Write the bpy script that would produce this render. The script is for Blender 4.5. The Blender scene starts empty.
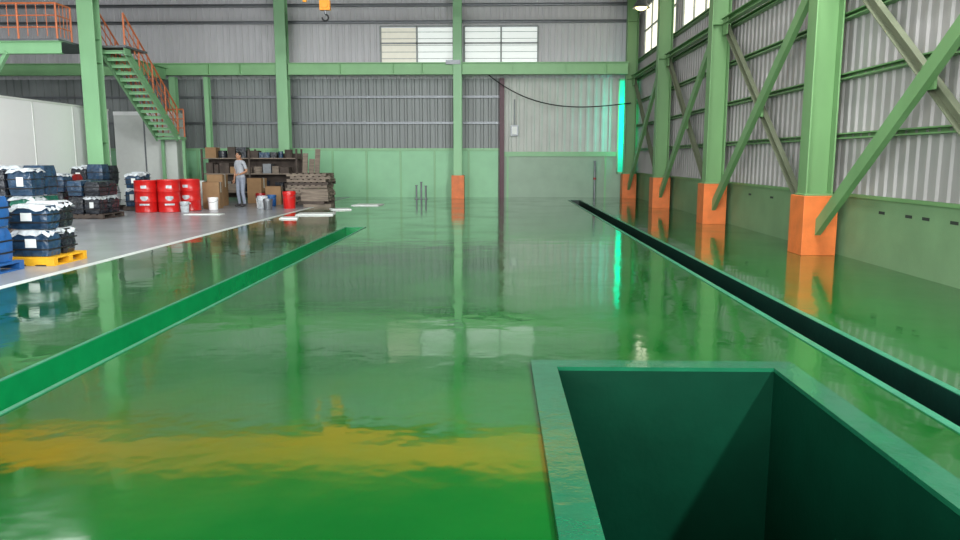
import bpy, bmesh, math, random
from mathutils import Vector, Matrix
random.seed(7)
S=bpy.context.scene
try:
    S.view_settings.view_transform='Standard'
except Exception: pass

# ---------------------------------------------------------------- materials
def lin(c):
    return tuple(((x/255)/12.92 if x/255<=0.04045 else (((x/255)+0.055)/1.055)**2.4) for x in c)
MATS={}
def mat(name,rgb,rough=.5,metal=0,var=.12,scale=6,bump=0,bscale=20,emit=0,ecol=None,spec=.5,coat=0,stretch=(1,1,1),detail=4,bdist=.02):
    if name in MATS: return MATS[name]
    m=bpy.data.materials.new(name); m.use_nodes=True
    nt=m.node_tree; b=nt.nodes['Principled BSDF']
    c=lin(rgb)
    tc=nt.nodes.new('ShaderNodeTexCoord'); mp=nt.nodes.new('ShaderNodeMapping')
    mp.inputs['Scale'].default_value=stretch
    nt.links.new(tc.outputs['Object'],mp.inputs['Vector'])
    n=nt.nodes.new('ShaderNodeTexNoise'); n.inputs['Scale'].default_value=scale; n.inputs['Detail'].default_value=detail
    nt.links.new(mp.outputs[0],n.inputs['Vector'])
    r=nt.nodes.new('ShaderNodeValToRGB')
    r.color_ramp.elements[0].position=.3; r.color_ramp.elements[1].position=.7
    r.color_ramp.elements[0].color=(*[x*(1-var) for x in c],1)
    r.color_ramp.elements[1].color=(*[min(1,x*(1+var)) for x in c],1)
    nt.links.new(n.outputs['Fac'],r.inputs['Fac'])
    nt.links.new(r.outputs['Color'],b.inputs['Base Color'])
    b.inputs['Roughness'].default_value=rough; b.inputs['Metallic'].default_value=metal
    b.inputs['Specular IOR Level'].default_value=spec
    if coat:
        b.inputs['Coat Weight'].default_value=coat; b.inputs['Coat Roughness'].default_value=.06
    if bump:
        n2=nt.nodes.new('ShaderNodeTexNoise'); n2.inputs['Scale'].default_value=bscale; n2.inputs['Detail'].default_value=3
        nt.links.new(tc.outputs['Object'],n2.inputs['Vector'])
        bp=nt.nodes.new('ShaderNodeBump'); bp.inputs['Strength'].default_value=bump; bp.inputs['Distance'].default_value=bdist
        nt.links.new(n2.outputs['Fac'],bp.inputs['Height']); nt.links.new(bp.outputs[0],b.inputs['Normal'])
        if coat: nt.links.new(bp.outputs[0],b.inputs['Coat Normal'])
    if emit:
        b.inputs['Emission Color'].default_value=(*lin(ecol or rgb),1); b.inputs['Emission Strength'].default_value=emit
    MATS[name]=m; return m

G_floor=mat('green_epoxy',(5,84,26),rough=.05,var=.25,scale=.4,bump=.22,bscale=1.9,spec=.5,coat=.5)
def rough_noise(m,lo,hi,scale):
    nt=m.node_tree;b=nt.nodes['Principled BSDF']
    n=nt.nodes.new('ShaderNodeTexNoise'); n.inputs['Scale'].default_value=scale; n.inputs['Detail'].default_value=5
    tc=nt.nodes.new('ShaderNodeTexCoord'); nt.links.new(tc.outputs['Object'],n.inputs['Vector'])
    mr=nt.nodes.new('ShaderNodeMapRange'); mr.inputs['From Min'].default_value=.38;mr.inputs['From Max'].default_value=.66
    mr.inputs['To Min'].default_value=lo;mr.inputs['To Max'].default_value=hi
    nt.links.new(n.outputs['Fac'],mr.inputs['Value']); nt.links.new(mr.outputs[0],b.inputs['Roughness'])
rough_noise(G_floor,.04,.2,.8)
G_conc=mat('concrete',(160,163,168),rough=.26,var=.10,scale=1.2,bump=.05,bscale=12)
G_line=mat('white_line',(222,228,226),rough=.35,var=.05)
G_curb=mat('curb_teal',(24,92,64),rough=.18,var=.10,scale=5,bump=.15,bscale=9,coat=.4)
G_lip=mat('lip_teal',(48,122,92),rough=.3,var=.15,scale=5,bump=.3,bscale=16)
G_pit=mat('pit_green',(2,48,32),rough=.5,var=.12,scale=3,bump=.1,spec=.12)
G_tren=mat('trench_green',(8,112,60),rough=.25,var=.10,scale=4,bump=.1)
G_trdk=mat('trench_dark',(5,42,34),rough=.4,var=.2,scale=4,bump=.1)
G_col=mat('steel_light_green',(138,190,142),rough=.45,var=.07,scale=2,stretch=(1,1,.3))
G_colr=mat('steel_olive_green',(114,156,104),rough=.45,var=.09,scale=2,stretch=(1,1,.3))
G_colb=mat('steel_brown_green',(118,124,102),rough=.5,var=.12,scale=2)
G_beam=mat('steel_beam_green',(132,184,130),rough=.45,var=.06,scale=2)
G_oran=mat('orange_plinth',(224,118,58),rough=.5,var=.12,scale=5,bump=.2)
G_sidu=mat('siding_light',(204,203,208),rough=.5,var=.05,scale=1.5,stretch=(1,1,.3))
G_sidd=mat('siding_dark',(132,138,138),rough=.45,var=.12,scale=1.5,stretch=(1,1,.25))
G_sidb=mat('siding_beige',(190,194,188),rough=.5,var=.08,scale=1.5)
G_sidr=mat('siding_right',(168,164,164),rough=.5,var=.08,scale=1.0,stretch=(1,1,.4))
G_dado=mat('dado_green',(146,204,160),rough=.5,var=.05,scale=2)
G_dad2=mat('dado_greygreen',(146,172,150),rough=.45,var=.08,scale=2)
G_dadr=mat('dado_right',(118,152,112),rough=.6,var=.08,scale=2,bump=.25,bscale=30)
G_dark=mat('dark_gap',(45,52,48),rough=.8)
G_white=mat('white_panel',(250,252,252),rough=.3,var=.01)
G_wht2=mat('offwhite_panel',(220,224,220),rough=.4,var=.03)
G_purp=mat('maroon_pipe',(86,50,62),rough=.5)
G_roof=mat('roof_sheet',(110,116,112),rough=.6,var=.06)
G_glass=mat('window_daylight',(200,206,204),rough=.3,var=.05,emit=.66,ecol=(222,228,224))
G_glasb=mat('window_beige',(200,198,184),rough=.3,var=.05,emit=.5,ecol=(214,212,198))
G_wfr=mat('window_frame',(150,156,156),rough=.4)
G_glasy=mat('window_warm',(250,245,220),rough=.3,emit=1.5,ecol=(255,248,222))
G_teal=mat('teal_translucent',(30,200,165),rough=.3,emit=.5,ecol=(30,225,180),var=.25,scale=3)
G_yel=mat('crane_yellow',(238,150,14),rough=.4,var=.06,emit=.0)
G_orail=mat('orange_rail',(208,118,76),rough=.5)
G_redd=mat('red_drum',(206,32,30),rough=.3,var=.08)
G_redk=mat('red_dark',(150,22,24),rough=.35)
G_wood=mat('grey_wood',(128,116,104),rough=.8,var=.3,scale=5,stretch=(.5,4,4),bump=.3)
G_wdk=mat('dark_wood',(78,68,62),rough=.8,var=.3,scale=5,bump=.3)
G_card=mat('cardboard',(150,118,84),rough=.8,var=.1)
G_blk=mat('black_wrap',(36,40,48),rough=.25,var=.4,scale=6,bump=.8,bscale=14)
G_navy=mat('navy_wrap',(40,66,92),rough=.22,var=.4,scale=6,bump=.8,bscale=14)
G_grnw=mat('green_wrap',(16,92,74),rough=.25,var=.3,scale=6,bump=.8,bscale=14)
G_wrap=mat('white_wrap',(196,203,208),rough=.2,var=.3,scale=9,bump=.8,bscale=18)
G_ypal=mat('yellow_pallet',(226,170,30),rough=.5)
G_bpal=mat('blue_pallet',(30,88,150),rough=.5)
G_stl=mat('galv_steel',(120,124,128),rough=.4,metal=.6)
G_cab=mat('black_cable',(22,22,24),rough=.6)
G_skin=mat('skin',(176,128,100),rough=.55,var=.05)
G_hair=mat('hair',(24,20,18),rough=.6)
G_shirt=mat('shirt_grey',(170,174,182),rough=.85,var=.08,scale=20,bump=.2)
G_pant=mat('trousers_grey',(138,146,162),rough=.85,var=.12,scale=14,bump=.3)
G_shoe=mat('shoe',(60,58,60),rough=.6)
G_eyew=mat('eye_white',(230,228,222),rough=.3)
G_lips=mat('lips',(146,84,74),rough=.5)
G_lampy=mat('lamp_glow',(255,240,170),emit=4,ecol=(255,238,160))
G_ptint=mat('paper_sheet',(230,234,232),rough=.5,var=.05)

# ---------------------------------------------------------------- mesh builder
class MB:
    def __init__(s): s.v=[];s.f=[];s.m=[];s.ms=[]
    def mi(s,m):
        if m not in s.ms: s.ms.append(m)
        return s.ms.index(m)
    def add(s,vs,fs,m):
        o=len(s.v); s.v+= [tuple(v) for v in vs]; k=s.mi(m)
        for f in fs: s.f.append([i+o for i in f]); s.m.append(k)
    def box(s,x0,x1,y0,y1,z0,z1,m,rz=0,c=None):
        vs=[Vector(p) for p in [(x0,y0,z0),(x1,y0,z0),(x1,y1,z0),(x0,y1,z0),(x0,y0,z1),(x1,y0,z1),(x1,y1,z1),(x0,y1,z1)]]
        if rz:
            c=Vector(c) if c else Vector(((x0+x1)/2,(y0+y1)/2,0)); R=Matrix.Rotation(rz,3,'Z')
            vs=[R@(v-c)+c for v in vs]
        s.add(vs,[(0,3,2,1),(4,5,6,7),(0,1,5,4),(1,2,6,5),(2,3,7,6),(3,0,4,7)],m)
    def ext(s,prof,p0,p1,m,up=(0,0,1)):
        p0=Vector(p0);p1=Vector(p1);d=(p1-p0).normalized();u=Vector(up)
        if abs(d.dot(u))>.99: u=Vector((0,1,0))
        sx=u.cross(d).normalized()*-1; uy=sx.cross(d).normalized()
        if uy.dot(u)<0: uy=-uy
        n=len(prof)
        vs=[p0+sx*a+uy*b for a,b in prof]+[p1+sx*a+uy*b for a,b in prof]
        fs=[[i,(i+1)%n,(i+1)%n+n,i+n] for i in range(n)]+[list(range(n))[::-1],list(range(n,2*n))]
        s.add(vs,fs,m)
    def beam(s,p0,p1,w,h,m,up=(0,0,1)):
        s.ext([(-w/2,-h/2),(w/2,-h/2),(w/2,h/2),(-w/2,h/2)],p0,p1,m,up)
    def chan(s,p0,p1,w,h,t,m,up=(0,0,1),flip=1):
        s.ext([(flip*a,b) for a,b in [(-w/2,-h/2),(w/2,-h/2),(w/2,-h/2+t),(-w/2+t,-h/2+t),(-w/2+t,h/2-t),(w/2,h/2-t),(w/2,h/2),(-w/2,h/2)]],p0,p1,m,up)
    def ibeam(s,p0,p1,w,h,t,m,up=(0,0,1)):
        a=w/2;b=h/2;q=t/2
        s.ext([(-a,-b),(a,-b),(a,-b+t),(q,-b+t),(q,b-t),(a,b-t),(a,b),(-a,b),(-a,b-t),(-q,b-t),(-q,-b+t),(-a,-b+t)],p0,p1,m,up)
    def cyl(s,p0,p1,r0,m,r1=None,n=14):
        r1=r0 if r1 is None else r1
        p0=Vector(p0);p1=Vector(p1);d=(p1-p0).normalized()
        a=d.orthogonal().normalized();b=d.cross(a)
        vs=[]
        for p,r in((p0,r0),(p1,r1)):
            for i in range(n):
                t=2*math.pi*i/n; vs.append(p+(a*math.cos(t)+b*math.sin(t))*r)
        fs=[[i,(i+1)%n,(i+1)%n+n,i+n] for i in range(n)]+[list(range(n))[::-1],list(range(n,2*n))]
        s.add(vs,fs,m)
    def lathe(s,prof,c,m,n=28,mf=None):
        c=Vector(c);vs=[]
        for r,z in prof:
            for i in range(n):
                t=2*math.pi*i/n; vs.append(c+Vector((r*math.cos(t),r*math.sin(t),z)))
        fs=[]
        for k in range(len(prof)-1):
            for i in range(n):
                fs.append([k*n+i,k*n+(i+1)%n,(k+1)*n+(i+1)%n,(k+1)*n+i])
        fs.append(list(range(n))[::-1]); fs.append([ (len(prof)-1)*n+i for i in range(n)])
        s.add(vs,fs,m)
    def ell(s,c,r,m,n=16,k=10,R=None):
        c=Vector(c);vs=[];fs=[]
        for j in range(k+1):
            ph=math.pi*j/k
            for i in range(n):
                t=2*math.pi*i/n
                v=Vector((r[0]*math.sin(ph)*math.cos(t),r[1]*math.sin(ph)*math.sin(t),r[2]*math.cos(ph)))
                if R: v=R@v
                vs.append(c+v)
        for j in range(k):
            for i in range(n): fs.append([j*n+i,(j+1)*n+i,(j+1)*n+(i+1)%n,j*n+(i+1)%n])
        s.add(vs,fs,m)
    def corr(s,axis,a0,a1,fix,z0,z1,m,pitch=.25,dep=.03,sgn=-1):
        pts=[];a=a0
        while a<a1-1e-6:
            for f,d in((0,0),(.55,0),(.65,1),(.9,1)):
                q=a+f*pitch
                if q<a1: pts.append((q,d*dep*sgn))
            a+=pitch
        pts.append((a1,0))
        vs=[]
        for q,d in pts:
            for z in (z0,z1):
                vs.append((q,fix+d,z) if axis=='x' else (fix+d,q,z))
        s.add(vs,[[2*i,2*i+2,2*i+3,2*i+1] for i in range(len(pts)-1)],m)
    def obj(s,name,bevel=0,smooth=False,parent=None):
        me=bpy.data.meshes.new(name); me.from_pydata(s.v,[],s.f)
        for m in s.ms: me.materials.append(m)
        for p,k in zip(me.polygons,s.m): p.material_index=k
        bm=bmesh.new(); bm.from_mesh(me); bmesh.ops.remove_doubles(bm,verts=bm.verts,dist=1e-5); bmesh.ops.recalc_face_normals(bm,faces=bm.faces); bm.to_mesh(me); bm.free()
        if smooth:
            for p in me.polygons: p.use_smooth=True
            try: me.set_sharp_from_angle(angle=math.radians(40))
            except Exception: pass
        o=bpy.data.objects.new(name,me); S.collection.objects.link(o)
        if bevel:
            b=o.modifiers.new('bevel','BEVEL'); b.width=bevel; b.segments=2; b.limit_method='ANGLE'
        if parent: o.parent=parent
        return o

# ---------------------------------------------------------------- room
XR=5.4; YB=30.0; XL=-24.0; YF=-8.0; H=9.6
xs=[XL,-5.86,-3.38,-2.97,.42,1.96,2.6,2.95,XR]
ys=[YF,-6,2.2,5.22,16.5,27.7,YB]
def hole(x,y):
    if -3.38<x<-2.97 and -6<y<16.5: return True
    if 2.6<x<2.95 and -6<y<27.7: return True
    if .42<x<1.96 and 2.2<y<5.22: return True
    return False
F=MB()
for i in range(len(xs)-1):
    for j in range(len(ys)-1):
        cx=(xs[i]+xs[i+1])/2; cy=(ys[j]+ys[j+1])/2
        if hole(cx,cy): continue
        F.add([(xs[i],ys[j],0),(xs[i+1],ys[j],0),(xs[i+1],ys[j+1],0),(xs[i],ys[j+1],0)],[(0,1,2,3)],G_conc if i==0 else G_floor)
F.obj('floor')
# trenches
def trench(x0,x1,y0,y1,d,m,lipm,lw,name):
    t=MB()
    t.add([(x0,y0,0),(x0,y1,0),(x0,y1,-d),(x0,y0,-d)],[(0,1,2,3)],m)
    t.add([(x1,y0,0),(x1,y1,0),(x1,y1,-d),(x1,y0,-d)],[(0,3,2,1)],m)
    t.add([(x0,y1,0),(x1,y1,0),(x1,y1,-d),(x0,y1,-d)],[(0,1,2,3)],m)
    t.add([(x0,y0,0),(x1,y0,0),(x1,y0,-d),(x0,y0,-d)],[(0,3,2,1)],m)
    t.add([(x0,y0,-d),(x1,y0,-d),(x1,y1,-d),(x0,y1,-d)],[(0,1,2,3)],m)
    t.box(x0-lw,x0,y0-lw,y1+lw,.0005,.008,lipm); t.box(x1,x1+lw,y0-lw,y1+lw,.0005,.008,lipm)
    t.box(x0,x1,y1,y1+lw,.0005,.008,lipm); t.box(x0,x1,y0-lw,y0,.0005,.008,lipm)
    return t.obj(name)
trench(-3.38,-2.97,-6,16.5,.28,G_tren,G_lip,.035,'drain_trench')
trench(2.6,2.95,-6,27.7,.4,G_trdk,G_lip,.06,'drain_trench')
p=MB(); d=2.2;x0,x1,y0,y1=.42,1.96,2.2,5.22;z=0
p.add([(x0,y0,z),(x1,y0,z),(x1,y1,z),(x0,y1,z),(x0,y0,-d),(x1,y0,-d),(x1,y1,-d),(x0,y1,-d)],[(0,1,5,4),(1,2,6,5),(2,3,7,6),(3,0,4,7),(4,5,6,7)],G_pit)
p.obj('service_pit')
c=MB(); w=.18;t=.03
c.box(x0-w,x0,y0-w,y1+w,.001,t,G_curb);c.box(x1,x1+w,y0-w,y1+w,.001,t,G_curb)
c.box(x0,x1,y1,y1+w,.001,t,G_curb);c.box(x0,x1,y0-w,y0,.001,t,G_curb)
c.obj('pit_curb')
l=MB(); l.box(-5.93,-5.80,YF,26,.0005,.004,G_line); l.obj('floor_marking_line')

# back wall
WZ0,WZ1=5.1,6.57; W=[(-4.61,-1.78),(-1.36,1.49)]
b=MB(); YW=YB
b.corr('x',XL,XR,YW,WZ1,H,G_sidu)
b.corr('x',XL,XR,YW,4.6,WZ0,G_sidu)
b.corr('x',XL,W[0][0],YW,WZ0,WZ1,G_sidu); b.corr('x',W[0][1],W[1][0],YW,WZ0,WZ1,G_sidu); b.corr('x',W[1][1],XR,YW,WZ0,WZ1,G_sidu)
b.corr('x',XL,.2,YW,1.86,4.6,G_sidd,pitch=.3,dep=.05)
b.corr('x',.2,XR,YW,1.75,4.6,G_sidb,pitch=.3,dep=.03)
b.box(XL,.2,YW-.06,YW+.1,0,1.86,G_dado)
b.box(.2,XR,YW-.06,YW+.1,0,1.75,G_dad2)
b.obj('wall_back')
tr=MB()
tr.box(XL,.2,YW-.12,YW-.06,1.82,1.92,G_col); tr.box(.2,XR,YW-.12,YW-.06,1.6,1.78,G_col)
x=-12
while x<.2:
    tr.box(x-.04,x+.04,YW-.1,YW-.06,0,1.82,G_col); x+=1.35
for zz in (2.9,3.9): tr.chan((XL,YW-.12,zz),(.1,YW-.12,zz),.08,.08,.02,G_stl)
for zz in (6.72,7.35): tr.chan((XL,YW-.12,zz),(XR-.1,YW-.12,zz),.14,.1,.02,G_stl)
tr.box(.3,.38,YW-.1,YW-.06,0,1.6,G_col);tr.box(4.15,4.22,YW-.1,YW-.06,0,1.6,G_col)
tr.obj('trim_back')
for k,(a,e) in enumerate(W):
    o=MB(); n=2; ym=YW-.02
    for i in range(n):
        s0=a+(e-a)*i/n; s1=a+(e-a)*(i+1)/n
        o.box(s0+.03,s1-.03,YW+.0,YW+.02,WZ0+.05,WZ1-.05,G_glasb if (i==0 and k==0) else G_glass)
        zz=WZ0+.25
        while zz<WZ1-.1:
            o.box(s0+.03,s1-.03,YW-.015,YW-.001,zz,zz+.02,G_wfr); zz+=.25
    for xx in [a+(e-a)*i/n for i in range(n+1)]: o.box(xx-.035,xx+.035,YW-.06,YW+.02,WZ0,WZ1,G_wfr)
    for zz in (WZ0,(WZ0+WZ1)/2+.1,WZ1): o.box(a,e,YW-.06,YW+.02,zz-.03,zz+.03,G_wfr)
    o.obj('window_%d'%(k+1))
o=MB(); o.box(4.66,5.34,YW-.14,YW-.125,1.0,4.5,G_teal); o.box(4.62,4.66,YW-.16,YW-.1,.95,4.55,G_col); o.box(5.34,5.38,YW-.16,YW-.1,.95,4.55,G_col)
o.box(4.62,5.38,YW-.16,YW-.1,4.5,4.56,G_col);o.box(4.62,5.38,YW-.16,YW-.1,.94,1.0,G_col)
o.obj('window_3')

# right wall
r=MB()
RW=[(18.0,22.9),(23.8,28.8)]
wz0,wz1=5.3,7.0
r.corr('y',YF,YB,XR,.95,wz0,G_sidr,pitch=.25); r.corr('y',YF,YB,XR,wz1,H,G_sidr,pitch=.25)
pr=YF
for a,e in RW:
    r.corr('y',pr,a,XR,wz0,wz1,G_sidr); pr=e
r.corr('y',pr,YB,XR,wz0,wz1,G_sidr)
r.box(XR-.02,XR+.15,YF,YB,0,.95,G_dadr)
r.obj('wall_right')
for k,(a,e) in enumerate(RW):
    o=MB(); o.box(XR,XR+.02,a,e,wz0,wz1,G_glasy)
    for i in range(5):
        yy=a+(e-a)*i/4; o.box(XR-.05,XR+.03,yy-.03,yy+.03,wz0,wz1,G_wfr)
    for zz in(wz0,6.15,wz1): o.box(XR-.05,XR+.03,a,e,zz-.03,zz+.03,G_wfr)
    o.obj('window_%d'%(k+4))
g=MB()
for zz in (1.85,2.75,3.65,4.5,5.2): g.chan((XR-.08,YF,zz),(XR-.08,YB-.2,zz),.14,.09,.02,G_colr,flip=-1)
for yy in (8.9,9.5,9.9,10.6,13.4,14.9,16.2,19.6):
    g.box(XR-.024,XR-.019,yy,yy+.16,.73,.77,G_dark)
g.box(XR-.06,XR-.02,YF,YB-.2,.93,.98,G_colr)
g.obj('trim_right')
# ceiling, left wall
o=MB(); o.box(XL,XR,YF,YB,H,H+.1,G_roof); o.obj('ceiling')
o=MB(); o.corr('y',YF,YB,XL,0,H,G_sidu,sgn=1); o.obj('wall_left')

# right columns
CY=[0.2,6.0,11.8,17.55,23.35,29.1]
for i,y in enumerate(CY):
    o=MB(); xa,xb=4.80,5.22; hw=.17
    y0=y+.28
    o.box(xa,xa+.025,y0-hw,y0+hw,.9,H-.05,G_colr); o.box(xb-.025,xb,y0-hw,y0+hw,.9,H-.05,G_colr)
    o.box(xa+.025,xb-.025,y0-.012,y0+.012,.9,H-.05,G_colr)
    for zz in (4.5,6.6): o.box(xa+.025,xb-.025,y0-hw+.01,y0+hw-.01,zz,zz+.02,G_colr)
    o.box(xa-.03,xb+.03,y0-hw-.03,y0+hw+.03,.93,.96,G_colr)
    if i<5: o.box(4.74,5.27,y,y+.56,0,.93,G_oran)
    else: o.box(4.74,5.27,y,y+.5,0,.93,G_oran)
    o.obj('steel_column',bevel=.006)
for i in range(len(CY)-1):
    o=MB(); ya=CY[i]+.28; yb=CY[i+1]+.28
    o.chan((4.98,yb-.22,.40),(4.98,ya+.15,4.45),.09,.2,.014,G_colr,flip=-1)
    o.chan((5.12,ya+.34,.40),(5.12,yb-.15,4.45),.09,.17,.014,G_colb,flip=-1)
    ym=(ya+yb)/2
    o.box(5.03,5.07,ym-.14,ym+.14,2.3,2.6,G_colr)
    o.chan((5.05,ya+.17,4.55),(5.05,yb-.17,4.55),.14,.14,.016,G_colr,flip=-1)
    for yy,zz in((ya+.17,4.25),(yb-.5,4.25)): o.box(5.03,5.06,yy,yy+.33,zz,zz+.35,G_colr)
    o.obj('cross_brace')

# back columns
for x,wd,or_ in((-1.57,.32,True),(-8.2,.42,False)):
    o=MB(); y=29.0
    o.box(x-wd/2,x+wd/2,y-.2,y-.175,0,H-.05,G_col);o.box(x-wd/2,x+wd/2,y+.175,y+.2,0,H-.05,G_col);o.box(x-.012,x+.012,y-.175,y+.175,0,H-.05,G_col)
    for zz in(1.9,4.5,5.1,6.9): o.box(x-wd/2+.01,x+wd/2-.01,y-.175,y+.175,zz,zz+.02,G_col)
    if or_: o.box(x-.24,x+.24,y-.3,y+.3,0,.88,G_oran)
    else: o.box(x-.3,x+.3,y-.3,y+.3,0,.04,G_col)
    o.obj('steel_column',bevel=.006)
for x,wd in((-12.5,.25),(-11.2,.18)):
    o=MB(); y=29.2; o.ibeam((x,y,0),(x,y,4.6),wd,.25,.02,G_col,up=(0,1,0)); o.box(x-.2,x+.2,y-.2,y+.2,0,.03,G_col); o.obj('steel_column')
o=MB(); o.ibeam((XL+.1,28.95,4.86),(-8.42,28.95,4.86),.25,.44,.03,G_beam); o.ibeam((-7.98,28.95,4.86),(-1.74,28.95,4.86),.25,.44,.03,G_beam); o.ibeam((-1.4,28.95,4.86),(4.8,28.95,4.86),.25,.44,.03,G_beam)
for x in [-11,-9.8,-6,-4,-2.9,.5,2.5,4]: o.box(x-.01,x+.01,28.83,28.95,4.66,5.06,G_beam)
o.box(-2.0,-1.45,28.75,28.82,5.0,5.15,G_stl)
o.obj('wall_girder')
o=MB(); o.box(.02,.2,29.75,29.93,0,4.6,G_purp); o.box(-.02,.0,29.8,29.9,0,4.6,G_purp); o.obj('downpipe')
o=MB()
P0=Vector((-.45,29.55,4.72));P1=Vector((5.0,29.2,3.6));pv=None
for i in range(25):
    t=i/24; q=P0.lerp(P1,t); q.z-= .9*4*t*(1-t)*.75*(1.25-t*.6)
    if pv is not None: o.cyl(pv,q,.022,G_cab,n=6)
    pv=q
o.obj('hanging_cable')
for x,hh in((-3.1,.5),(-2.92,.62),(-2.75,.48)):
    o=MB(); o.cyl((x,28.3,0),(x,28.3,hh),.035,G_stl); o.cyl((x,28.3,hh),(x,28.3,hh+.03),.05,G_stl); o.cyl((x,28.3,0),(x,28.3,.02),.08,G_stl); o.obj('pipe_stub')
o=MB(); o.cyl((3.75,29.7,0),(3.75,29.7,1.4),.04,G_stl); o.cyl((3.75,29.7,1.4),(3.75,29.88,1.4),.04,G_stl); o.cyl((3.75,29.7,.7),(3.75,29.7,.78),.06,G_redk); o.obj('wall_pipe')
o=MB(); o.box(.45,.75,29.78,29.94,2.4,2.8,G_stl); o.box(.5,.7,29.76,29.78,2.45,2.75,G_wht2); o.cyl((.6,29.86,2.8),(.6,29.86,3.8),.02,G_stl); o.obj('electrical_box')

# crane
o=MB()
o.ibeam((-20,21,7.0),(4.55,21,7.0),.5,1.05,.04,G_yel)
for x in (-19.8,4.3): o.box(x-.25,x+.25,20,22,7.15,7.55,G_yel)
o.obj('bridge_crane_girder')
o=MB(); o.ibeam((4.3,YF,7.8),(4.3,YB-1,7.8),.3,.45,.03,G_colr)
for y in CY: o.box(4.3,4.82,y+.2,y+.36,7.65,7.95,G_colr)
o.obj('crane_runway_beam')
o=MB(); X=-4.72
o.box(X-.35,X+.35,20.7,21.3,6.1,6.45,G_yel); o.box(X-.2,X+.2,20.75,21.25,5.98,6.1,G_cab)
o.cyl((X-.05,21,6.0),(X-.05,21,5.72),.012,G_cab,n=6);o.cyl((X+.05,21,6.0),(X+.05,21,5.72),.012,G_cab,n=6)
o.box(X-.14,X+.14,20.93,21.07,5.48,5.74,G_yel); o.cyl((X,20.9,5.62),(X,21.1,5.62),.1,G_yel)
o.cyl((X,21,5.48),(X,21,5.38),.03,G_stl)
pv=None
for i in range(12):
    a=math.radians(90-i*25); q=Vector((X+.085*math.cos(a),21,5.29+.085*math.sin(a)))
    if pv is not None: o.cyl(pv,q,.024,G_cab,n=8)
    pv=q
o.cyl((X-.5,21,6.46),(X-.55,21,5.95),.01,G_cab,n=6); o.box(X-.6,X-.5,20.96,21.04,5.7,5.95,G_yel)
o.obj('crane_hoist',bevel=.01)

# lamp near right
o=MB(); o.cyl((4.55,25.2,7.6),(4.55,25.2,6.75),.02,G_stl); o.lathe([(.06,.45),(.1,.3),(.28,0),(.27,0),(.1,.28)],(4.55,25.2,6.3),G_stl,n=20); o.ell((4.55,25.2,6.36),(.2,.2,.14),G_lampy); o.obj('high_bay_lamp')

# ---------------------------------------------------------------- left structures
o=MB(); o.box(-13.12,-13.0,11,25.1,0,3.1,G_white)
for y in (13,15,17,19,21,23): o.box(-13.0,-12.985,y-.02,y+.02,0,3.1,G_wht2)
o.box(-13.14,-12.97,11,25.1,3.08,3.14,G_wht2)
o.obj('partition_wall')
o=MB(); o.box(-14.3,-12.78,28.0,28.9,0,3.2,G_wht2); o.box(-12.78,-12.0,28.0,28.7,0,3.2,G_wht2); o.box(-14.3,-12.0,27.97,28.0,3.1,3.24,G_white); o.box(-13.2,-13.15,27.98,28.0,0,3.1,G_stl)
o.obj('storage_cabin')
o=MB(); X=-12.45; Y=23.3
o.box(X-.25,X+.25,Y-.2,Y-.17,0,H-.05,G_col);o.box(X-.25,X+.25,Y+.17,Y+.2,0,H-.05,G_col);o.box(X-.015,X+.015,Y-.17,Y+.17,0,H-.05,G_col)
for zz in (2,4.4,5.1,6.5): o.box(X-.23,X+.23,Y-.17,Y+.17,zz,zz+.02,G_col)
o.obj('steel_column',bevel=.006)
o=MB(); X=-15.6;Y=23.0
o.box(X-.2,X+.2,Y-.2,Y-.18,0,H-.05,G_col);o.box(X-.2,X+.2,Y+.18,Y+.2,0,H-.05,G_col);o.box(X-.012,X+.012,Y-.18,Y+.18,0,H-.05,G_col)
o.obj('steel_column')
# mezzanine
o=MB()
o.box(-22,-11.5,23.57,25,4.9,4.96,G_stl) 
o.box(-22,-12.8,22.2,23.57,4.9,4.96,G_stl)
o.ibeam((-22,22.3,4.72),(-12.78,22.3,4.72),.2,.36,.02,G_col)
o.ibeam((-12.62,23.57,4.68),(-12.62,28.8,4.68),.24,.44,.025,G_col)
o.chan((-11.55,23.6,4.8),(-11.55,24.0,4.8),.08,.24,.02,G_col)
o.beam((-15.55,22.5,3.1),(-14.4,22.3,4.6),.12,.12,G_col); o.beam((-16.0,22.5,3.1),(-17.1,22.3,4.6),.12,.12,G_col)
def rail(o,pa,pb,n,m,h=1.0,bal=3):
    pa=Vector(pa);pb=Vector(pb);up=Vector((0,0,1))
    for k in (1.0,.66,.33): o.cyl(pa+up*h*k,pb+up*h*k,.03 if k==1 else .018,m,n=8)
    for i in range(n+1):
        q=pa.lerp(pb,i/n); o.cyl(q,q+up*h,.03,m,n=8)
        if i<n:
            for j in range(1,bal+1):
                q=pa.lerp(pb,(i+j/(bal+1))/n); o.cyl(q+up*.08,q+up*h,.012,m,n=6)
rail(o,(-22,22.25,4.96),(-12.85,22.25,4.96),8,G_orail)
rail(o,(-12.85,22.25,4.96),(-12.85,23.0,4.96),1,G_orail)
o.obj('mezzanine_platform')
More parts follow.
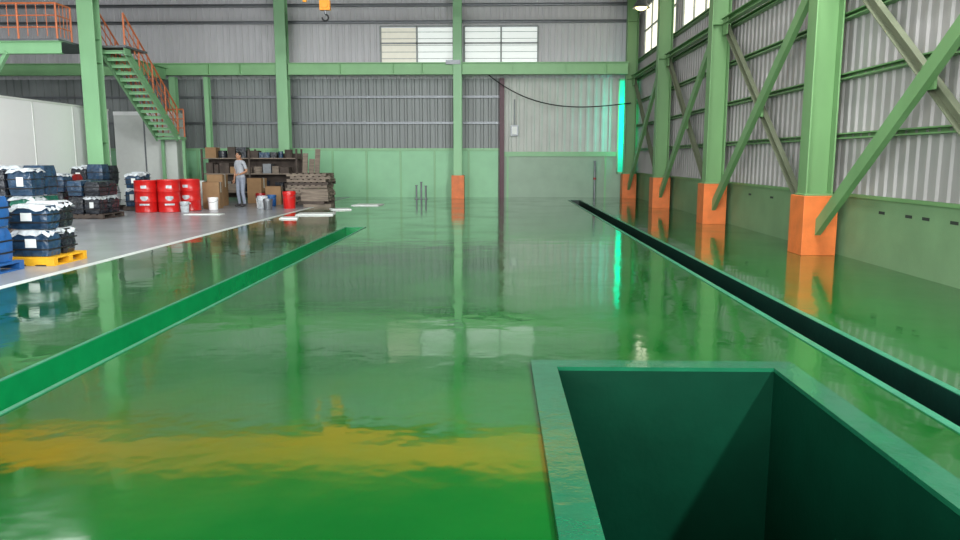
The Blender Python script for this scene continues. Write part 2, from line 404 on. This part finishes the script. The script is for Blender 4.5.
# stairs
o=MB(); A=Vector((0,23.75,4.9));B=Vector((0,27.3,2.3))
for x in(-12.36,-11.62):
    o.chan(A+Vector((x,0,-.05)),B+Vector((x,0,-.05)),.06,.28,.015,G_col)
n=14
for i in range(n):
    q=A.lerp(B,(i+.5)/n); o.box(-12.34,-11.64,q.y-.13,q.y+.13,q.z-.01,q.z+.03,G_col)
    o.box(-12.34,-11.64,q.y-.13,q.y-.12,q.z-.07,q.z+.0,G_col)
rail(o,A+Vector((-11.62,0,.1)),B+Vector((-11.62,0,.1)),4,G_orail,h=.95,bal=2)
rail(o,A+Vector((-12.36,0,.1)),B+Vector((-12.36,0,.1)),4,G_orail,h=.95,bal=2)
o.box(-12.45,-11.55,27.28,27.85,2.2,2.3,G_col)
for x in(-12.4,-11.62): o.box(x-.05,x+.05,27.7,27.8,0,2.2,G_col)
rail(o,(-11.6,27.82,2.3),(-12.4,27.82,2.3),1,G_orail)
o.obj('steel_staircase')

# ---------------------------------------------------------------- goods
def pallet(o,x0,x1,y0,y1,m,z=0):
    for k in range(3):
        yy=y0+(y1-y0-.1)*k/2; o.box(x0,x1,yy,yy+.1,z+.02,z+.1,m)
    n=6
    for k in range(n):
        xx=x0+(x1-x0-.12)*k/(n-1); o.box(xx,xx+.12,y0,y1,z+.1,z+.125,m)
    for k in range(3):
        xx=x0+(x1-x0-.12)*k/2; o.box(xx,xx+.12,y0,y1,z,z+.02,m)
def bundle(o,x0,x1,y0,y1,z0,z1,m,top):
    nz=5;nn=6;vs=[];rings=[]
    for k in range(nz+1):
        z=z0+(z1-z0)*k/nz; b=.02*math.sin(math.pi*k/nz)-.015*(k==nz)
        ring=[]
        for side in range(4):
            for i in range(nn):
                t=i/nn
                if side==0:q=(x0-b+(x1-x0+2*b)*t,y0-b)
                elif side==1:q=(x1+b,y0-b+(y1-y0+2*b)*t)
                elif side==2:q=(x1+b-(x1-x0+2*b)*t,y1+b)
                else:q=(x0-b,y1+b-(y1-y0+2*b)*t)
                cx=(x0+x1)/2;cy=(y0+y1)/2
                e=.95 if i==0 else 1
                j=random.uniform(-.008,.008)
                ring.append((cx+(q[0]-cx)*e+j,cy+(q[1]-cy)*e+j,z))
        rings.append(ring)
    M=4*nn
    for rg in rings: vs+=rg
    fs=[[k*M+i,k*M+(i+1)%M,(k+1)*M+(i+1)%M,(k+1)*M+i] for k in range(nz) for i in range(M)]
    fs+=[list(range(M))[::-1],[nz*M+i for i in range(M)]]
    o.add(vs,fs,m)
    if top:
        nx=7;gv=[];gx0,gx1,gy0,gy1=x0-.035,x1+.035,y0-.035,y1+.035
        for a in range(nx+1):
            for b_ in range(nx+1):
                u=a/nx;v=b_/nx; edge=(a in(0,nx)) or (b_ in(0,nx))
                zz=z1+.012+random.uniform(0,.012)
                if edge: zz=z1-random.uniform(.02,.09)
                gv.append((gx0+(gx1-gx0)*u,gy0+(gy1-gy0)*v,zz))
        o.add(gv,[[a*(nx+1)+b_,(a+1)*(nx+1)+b_,(a+1)*(nx+1)+b_+1,a*(nx+1)+b_+1] for a in range(nx) for b_ in range(nx)],top)
        xx=x0+(x1-x0)*random.uniform(.15,.5)
        o.box(xx,xx+(x1-x0)*.3,y0-.034,y0-.028,z0+(z1-z0)*.35,z0+(z1-z0)*.7,G_ptint)
    for fr in (.25,.6):
        zz=z0+(z1-z0)*fr
        o.box(x0-.026,x1+.026,y0-.026,y1+.026,zz,zz+.02,G_cab)
def goods(x0,x1,y0,y1,tiers,th,cols,pm,nx=2,ny=2,topp=.4):
    o=MB(); pallet(o,x0,x1,y0,y1,pm); z=.13
    for t in range(tiers):
        for i in range(nx):
            for j in range(ny):
                a=x0+.05+(x1-x0-.1)*i/nx;b_=a+(x1-x0-.1)/nx-.07
                c=y0+.05+(y1-y0-.1)*j/ny;d=c+(y1-y0-.1)/ny-.07
                h=th*random.uniform(.8,1.0) if t==tiers-1 else th
                jx=random.uniform(-.025,.025)
                bundle(o,a+.03+jx,b_+.03+jx,c,d,z,z+h,random.choice(cols),G_wrap if random.random()<topp else None)
        z+=th+.03
    return o.obj('wrapped_paint_pallet',bevel=.006)
goods(-6.98,-6.28,10.35,11.2,2,.36,[G_navy,G_navy,G_blk],G_ypal,nx=1,topp=.9)
goods(-7.62,-6.55,9.0,10.1,2,.45,[G_navy,G_bpal],G_bpal)
goods(-10.3,-9.15,14.6,15.7,2,.62,[G_grnw,G_blk,G_navy],G_wdk)
goods(-10.9,-9.95,18.6,19.7,2,.42,[G_blk,G_navy],G_wdk,topp=.3)
goods(-12.3,-11.2,19.2,20.3,2,.5,[G_blk,G_redk,G_navy],G_ypal,topp=.8)
goods(-12.4,-11.3,21.4,22.5,2,.6,[G_blk,G_wrap,G_navy],G_wdk)
goods(-10.98,-10.4,21.7,22.6,2,.5,[G_navy,G_wrap],G_wdk,nx=1,topp=.9)

def drum(x,y,lab=True,rot=0,z=0,m=None):
    o=MB(); R=.30;m=m or G_redd
    o.lathe([(R-.01,0),(R+.005,.01),(R+.005,.03),(R,.04),(R,.28),(R+.012,.295),(R+.012,.31),(R,.325),(R,.57),(R+.012,.585),(R+.012,.60),(R,.615),(R,.86),(R+.006,.87),(R+.006,.9),(R-.012,.9),(R-.015,.88)],(x,y,z),m)
    o.cyl((x+.17,y,z+.88),(x+.17,y,z+.9),.035,G_stl,n=10)
    if lab:
        def patch(a0,a1,z0,z1,mm,n=8):
            vs=[];rr=R+.004
            for i in range(n+1):
                a=a0+(a1-a0)*i/n
                vs+=[(x+rr*math.cos(a),y+rr*math.sin(a),z+z0),(x+rr*math.cos(a),y+rr*math.sin(a),z+z1)]
            o.add(vs,[[2*i,2*i+2,2*i+3,2*i+1] for i in range(n)],mm)
        a=math.radians(-75+rot)
        for k in range(-3,4):
            hh=.11*math.sqrt(max(0,1-(k/3.6)**2))
            patch(a+k*.1-.05,a+k*.1+.05,.44-hh if hh>.02 else .43,.44+(hh*.2),G_wrap,n=1)
        patch(a-.45,a+.45,.20,.25,G_wrap); patch(a-.25,a+.25,.68,.76,G_wrap)
    o.obj('steel_drum',smooth=True)
drum(-10.05,21.2);drum(-9.43,21.3,rot=10)
drum(-9.1,21.95,rot=-15);drum(-9.78,22.0);drum(-9.4,22.6)
def pail(x,y,r,h,m,name='paint_pail'):
    o=MB(); o.lathe([(r*.86,0),(r*.88,.01),(r*.97,h*.82),(r*1.03,h*.83),(r*1.03,h*.87),(r,h*.9),(r,h),(r*.95,h),(r*.94,h*.95)],(x,y,0),m,n=22)
    pv=None
    for i in range(9):
        a=math.pi*i/8; q=Vector((x+r*1.05*math.cos(a),y-r*.9*math.sin(a)*.9-.02,h*.85-r*.6*math.sin(a)))
        if pv is not None: o.cyl(pv,q,.006,G_stl,n=5)
        pv=q
    o.obj(name,smooth=True)
pail(-6.42,22.9,.2,.52,G_redd,'red_bucket')
pail(-8.55,22.3,.15,.36,G_white);pail(-8.95,21.2,.13,.3,G_wrap);pail(-7.25,22.9,.16,.38,G_wrap);pail(-6.9,22.3,.14,.32,G_stl)
pail(-7.75,24.3,.16,.4,G_redk);pail(-7.3,24.0,.15,.36,G_bpal);pail(-7.45,23.3,.12,.3,G_white)
def cbox(x,y,w,d,h,m=G_card,rz=0,z=0):
    o=MB(); o.box(x-w/2,x+w/2,y-d/2,y+d/2,z,z+h,m,rz=rz)
    o.box(x-w/2-.002,x+w/2+.002,y-.03,y+.03,z+h*.6,z+h+.003,G_wht2,rz=rz,c=(x,y,0))
    o.box(x-w/2,x+w/2,y-d/2-.01,y-d/2+.12,z+h,z+h+.01,m,rz=rz,c=(x,y,0))
    return o.obj('cardboard_box',bevel=.006)
cbox(-8.8,22.95,.5,.4,.8,rz=.1);cbox(-9.1,24.2,.5,.5,1.0);cbox(-7.5,25.0,.5,.45,.6,rz=.1);cbox(-9.8,24.3,.6,.5,.8,G_wht2)
cbox(-8.3,25.7,.5,.5,.85,rz=-.1)
# shelf
o=MB(); x0,x1,y0,y1=-10.6,-7.2,26.8,27.5
for x in (x0,(x0+x1)/2,x1):
    for y in(y0,y1): o.box(x-.03,x+.03,y-.03,y+.03,0,1.85,G_wdk)
for zz in(.3,.95,1.5): o.box(x0,x1,y0,y1,zz,zz+.04,G_wood)
o.box(x0,x1,y1,y1+.02,.1,1.7,G_wdk)
for zz in(.34,.99,1.54):
    x=x0+.1
    while x<x1-.4:
        w_=random.uniform(.15,.4);h_=random.uniform(.18,.4)
        mm=random.choice([G_card,G_wht2,G_stl,G_navy,G_wood,G_redk,G_wdk,G_wdk,G_blk,G_blk,G_wood])
        if random.random()<.4: o.cyl((x+w_/2,27.0,zz),(x+w_/2,27.0,zz+h_*.8),w_/2.2,mm)
        else: o.box(x,x+w_,y0+.08,y0+.5,zz,zz+h_,mm)
        x+=w_+.04
o.obj('storage_shelf')
def woodstack(x,y,w,d,n,mlist,rz0=0):
    o=MB(); z=0
    for k in range(n):
        rz=rz0+random.uniform(-.12,.12);dx=random.uniform(-.06,.06)
        c=(x,y,0)
        mm=random.choice(mlist)
        for j in range(3):
            yy=y-d/2+(d-.1)*j/2; o.box(x-w/2+dx,x+w/2+dx,yy,yy+.1,z,z+.07,mm,rz=rz,c=c)
        nb=7
        for j in range(nb):
            xx=x-w/2+dx+(w-.12)*j/(nb-1); o.box(xx,xx+.12,y-d/2,y+d/2,z+.07,z+.092,mm,rz=rz,c=c)
        z+=.094
    o.obj('wooden_pallet_stack')
woodstack(-6.3,25.2,1.3,1.2,11,[G_wood,G_wdk,G_wood]) 
woodstack(-5.8,23.95,.85,1.0,6,[G_wood,G_wdk])
o=MB()
for k,(x,h) in enumerate([(-6.9,1.7),(-6.7,1.5),(-6.5,1.85)]):
    o.beam((x,26.55,0.01),(x+.05,26.7+.1*k,h),.18,.03,G_wood,up=(0,1,0))
o.obj('leaning_planks')
for x,y,w_,d_,rz in((-5.0,20.4,1.0,.8,.1),(-4.75,22.4,.6,.7,.3),(-8.0,20.2,1.0,.35,-.05),(-5.35,19.0,.45,.6,.2),(-4.3,24.6,.9,.8,-.1)):
    o=MB(); o.box(x-w_/2,x+w_/2,y-d_/2,y+d_/2,.004,.02,G_ptint,rz=rz); o.box(x-w_/2+.05,x+w_/2-.02,y-d_/2+.02,y+d_/2-.06,.02,.03,G_ptint,rz=rz+.05); o.obj('floor_sheet')

# ---------------------------------------------------------------- worker
def skinmesh(name,pts,edges,rad,root,matfn,mats,sub=2,parent=None,cuts=()):
    me=bpy.data.meshes.new(name); me.from_pydata(pts,edges,[]); ob=bpy.data.objects.new(name,me); S.collection.objects.link(ob)
    ob.modifiers.new('skin','SKIN')
    if not me.skin_vertices:
        bpy.context.view_layer.objects.active=ob; bpy.ops.mesh.customdata_skin_add()
    for i,rr in enumerate(rad):
        me.skin_vertices[0].data[i].radius=rr if isinstance(rr,tuple) else (rr,rr)
        me.skin_vertices[0].data[i].use_root=(i==root)
    sb=ob.modifiers.new('sub','SUBSURF'); sb.levels=sub; sb.render_levels=sub
    dg=bpy.context.evaluated_depsgraph_get(); dg.update()
    m2=bpy.data.meshes.new_from_object(ob.evaluated_get(dg))
    bpy.data.objects.remove(ob)
    if cuts:
        bm=bmesh.new(); bm.from_mesh(m2)
        for zc in cuts:
            bmesh.ops.bisect_plane(bm,geom=bm.verts[:]+bm.edges[:]+bm.faces[:],plane_co=(0,0,zc),plane_no=(0,0,1))
        bm.to_mesh(m2); bm.free()
    m2.materials.clear()
    for m in mats: m2.materials.append(m)
    for p in m2.polygons:
        p.use_smooth=True; p.material_index=matfn(p.center)
    o=bpy.data.objects.new(name,m2); S.collection.objects.link(o)
    if parent: o.parent=parent
    return o
wk=bpy.data.objects.new('construction_worker',None); S.collection.objects.link(wk)
wk.location=(-8.15,23.65,0); wk.rotation_euler=(0,0,math.radians(-25))
P=[(0,0,.93),(0,.0,1.08),(0,-.01,1.28),(0,-.02,1.42),(0,-.035,1.54),
 (.165,-.01,1.385),(.235,.03,1.12),(.15,-.17,1.03),
 (-.165,-.01,1.385),(-.215,.02,1.11),(-.225,-.05,.87),
 (.09,0,.86),(.105,-.05,.48),(.11,.02,.07),(.12,-.17,.04),
 (-.09,0,.86),(-.11,-.02,.48),(-.14,.06,.07),(-.16,-.13,.04)]
E=[(0,1),(1,2),(2,3),(3,4),(3,5),(5,6),(6,7),(3,8),(8,9),(9,10),(0,11),(11,12),(12,13),(13,14),(0,15),(15,16),(16,17),(17,18)]
Rd=[(.135,.105),(.125,.10),(.145,.11),(.10,.085),.056,.062,.043,.030,.062,.043,.030,.092,.066,.052,.042,.092,.066,.052,.042]
def mf(c):
    if c.z<.1: return 3
    if c.z<.93 and abs(c.x)<.2 and not(c.x<-.185 and c.z>.8): return 2
    if c.z>1.465: return 0
    if abs(c.x)>.185 and c.z<1.2: return 0
    if c.x>.09 and c.y<-.115 and c.z<1.12: return 0
    return 1
body=skinmesh('body',P,E,Rd,0,mf,[G_skin,G_shirt,G_pant,G_shoe],sub=3,parent=wk,cuts=(.1,.93,1.2,1.465))
o=MB(); hc=Vector((0,-.05,1.60)); 
o.ell(hc,(.074,.092,.112),G_skin,n=24,k=16)
o.ell(hc+Vector((0,-.02,-.055)),(.055,.065,.055),G_skin,n=18,k=10)
o.ell(hc+Vector((0,-.095,-.015)),(.014,.02,.026),G_skin,n=10,k=8)
for s_ in(-1,1):
    o.ell(hc+Vector((.03*s_,-.082,.008)),(.013,.01,.008),G_eyew,n=10,k=6); o.ell(hc+Vector((.03*s_,-.090,.008)),(.006,.005,.006),G_hair,n=8,k=6)
    o.ell(hc+Vector((.03*s_,-.086,.026)),(.018,.008,.004),G_hair,n=8,k=6)
    o.ell(hc+Vector((.075*s_,.005,-.005)),(.01,.02,.03),G_skin,n=10,k=8)
o.ell(hc+Vector((0,-.083,-.056)),(.024,.008,.007),G_lips,n=10,k=6)
o.ell(hc+Vector((0,.018,.032)),(.083,.092,.095),G_hair,n=24,k=14)
o.obj('head',smooth=True,parent=wk)
def hand(base,d,side,thumb):
    base=Vector(base);d=Vector(d).normalized();sd=Vector(side).normalized();nrm=d.cross(sd)
    pts=[base-d*.02,base+d*.04,base+d*.08];ed=[(0,1),(1,2)];rd=[.026,(.036,.018),(.038,.016)]
    skinmesh('palm',[tuple(p) for p in pts],ed,rd,0,lambda c:0,[G_skin],sub=1,parent=wk)
    for i,(of,L) in enumerate([(.027,.068),(.009,.078),(-.009,.072),(-.026,.055)]):
        r0=base+d*.075+sd*of;pp=[r0,r0+d*L*.45+nrm*.006,r0+d*L*.75+nrm*.022,r0+d*L*.9+nrm*.04]
        skinmesh('finger_%d'%(i+1),[tuple(p) for p in pp],[(0,1),(1,2),(2,3)],[.0095,.009,.008,.007],0,lambda c:0,[G_skin],sub=1,parent=wk)
    r0=base+d*.03+sd*.03*thumb
    pp=[r0,r0+d*.03+sd*.022*thumb+nrm*.01,r0+d*.058+sd*.026*thumb+nrm*.02]
    skinmesh('thumb',[tuple(p) for p in pp],[(0,1),(1,2)],[.012,.0105,.009],0,lambda c:0,[G_skin],sub=1,parent=wk)
hand((.15,-.17,1.03),(-.5,-.8,-.15),(0,0,1),1)
hand((-.225,-.05,.87),(0,-.12,-1),(0,-1,0),1)

# ---------------------------------------------------------------- lights
def area(name,loc,size,power,col=(1,1,1),aim=None,sy=None):
    L=bpy.data.lights.new(name,'AREA'); L.energy=power; L.color=col; L.size=size
    if sy: L.shape='RECTANGLE'; L.size_y=sy
    o=bpy.data.objects.new(name,L); S.collection.objects.link(o); o.location=loc
    if aim: o.rotation_euler=(Vector(aim)-Vector(loc)).to_track_quat('-Z','Y').to_euler()
    return o
area('roof_fill_right',(3.3,6,9.4),1.5,520,(1,1,1),sy=16)  # added overhead fill on the right; the roof has no opening here
area('roof_fill_centre',(-5,8,9.4),2.0,150,(1,1,1),sy=16)  # weak added fill under the closed roof, mid hall
area('roof_fill_left',(-13,12,9.4),2.5,650,(.97,.99,1),sy=16)  # added fill under the closed roof for the goods side
area('flood_lamp',(5.0,-1.5,5.8),.3,1300,(1,1,1),aim=(1.2,5.2,-1))
area('partition_fill',(5.0,9,8.0),8,3000,(1,1,1),aim=(-13,19,2.0),sy=1.4)  # added fill aimed at the white partition; no window at this spot
area('front_fill',(-7,YF+.2,4.5),16,4000,(.98,1,.98),aim=(-4,24,5.8),sy=7)  # unseen fill added behind the camera to brighten the back wall
area('teal_glow_fill',(5.15,29.55,2.9),.15,32,(.03,1,.72),aim=(3.6,29.95,2.9),sy=2.6)  # hidden light added behind the column to tint the back wall teal
w=bpy.data.worlds.new('world'); S.world=w; w.use_nodes=True
bg=w.node_tree.nodes['Background']; bg.inputs[0].default_value=(.88,.94,.98,1); bg.inputs[1].default_value=.8

cam=bpy.data.cameras.new('camera'); cam.lens=28.125; cam.sensor_width=36
co=bpy.data.objects.new('camera',cam); S.collection.objects.link(co)
co.location=(0,0,1.5); co.rotation_euler=(math.radians(90-8.42),0,math.radians(1.436)); S.camera=co
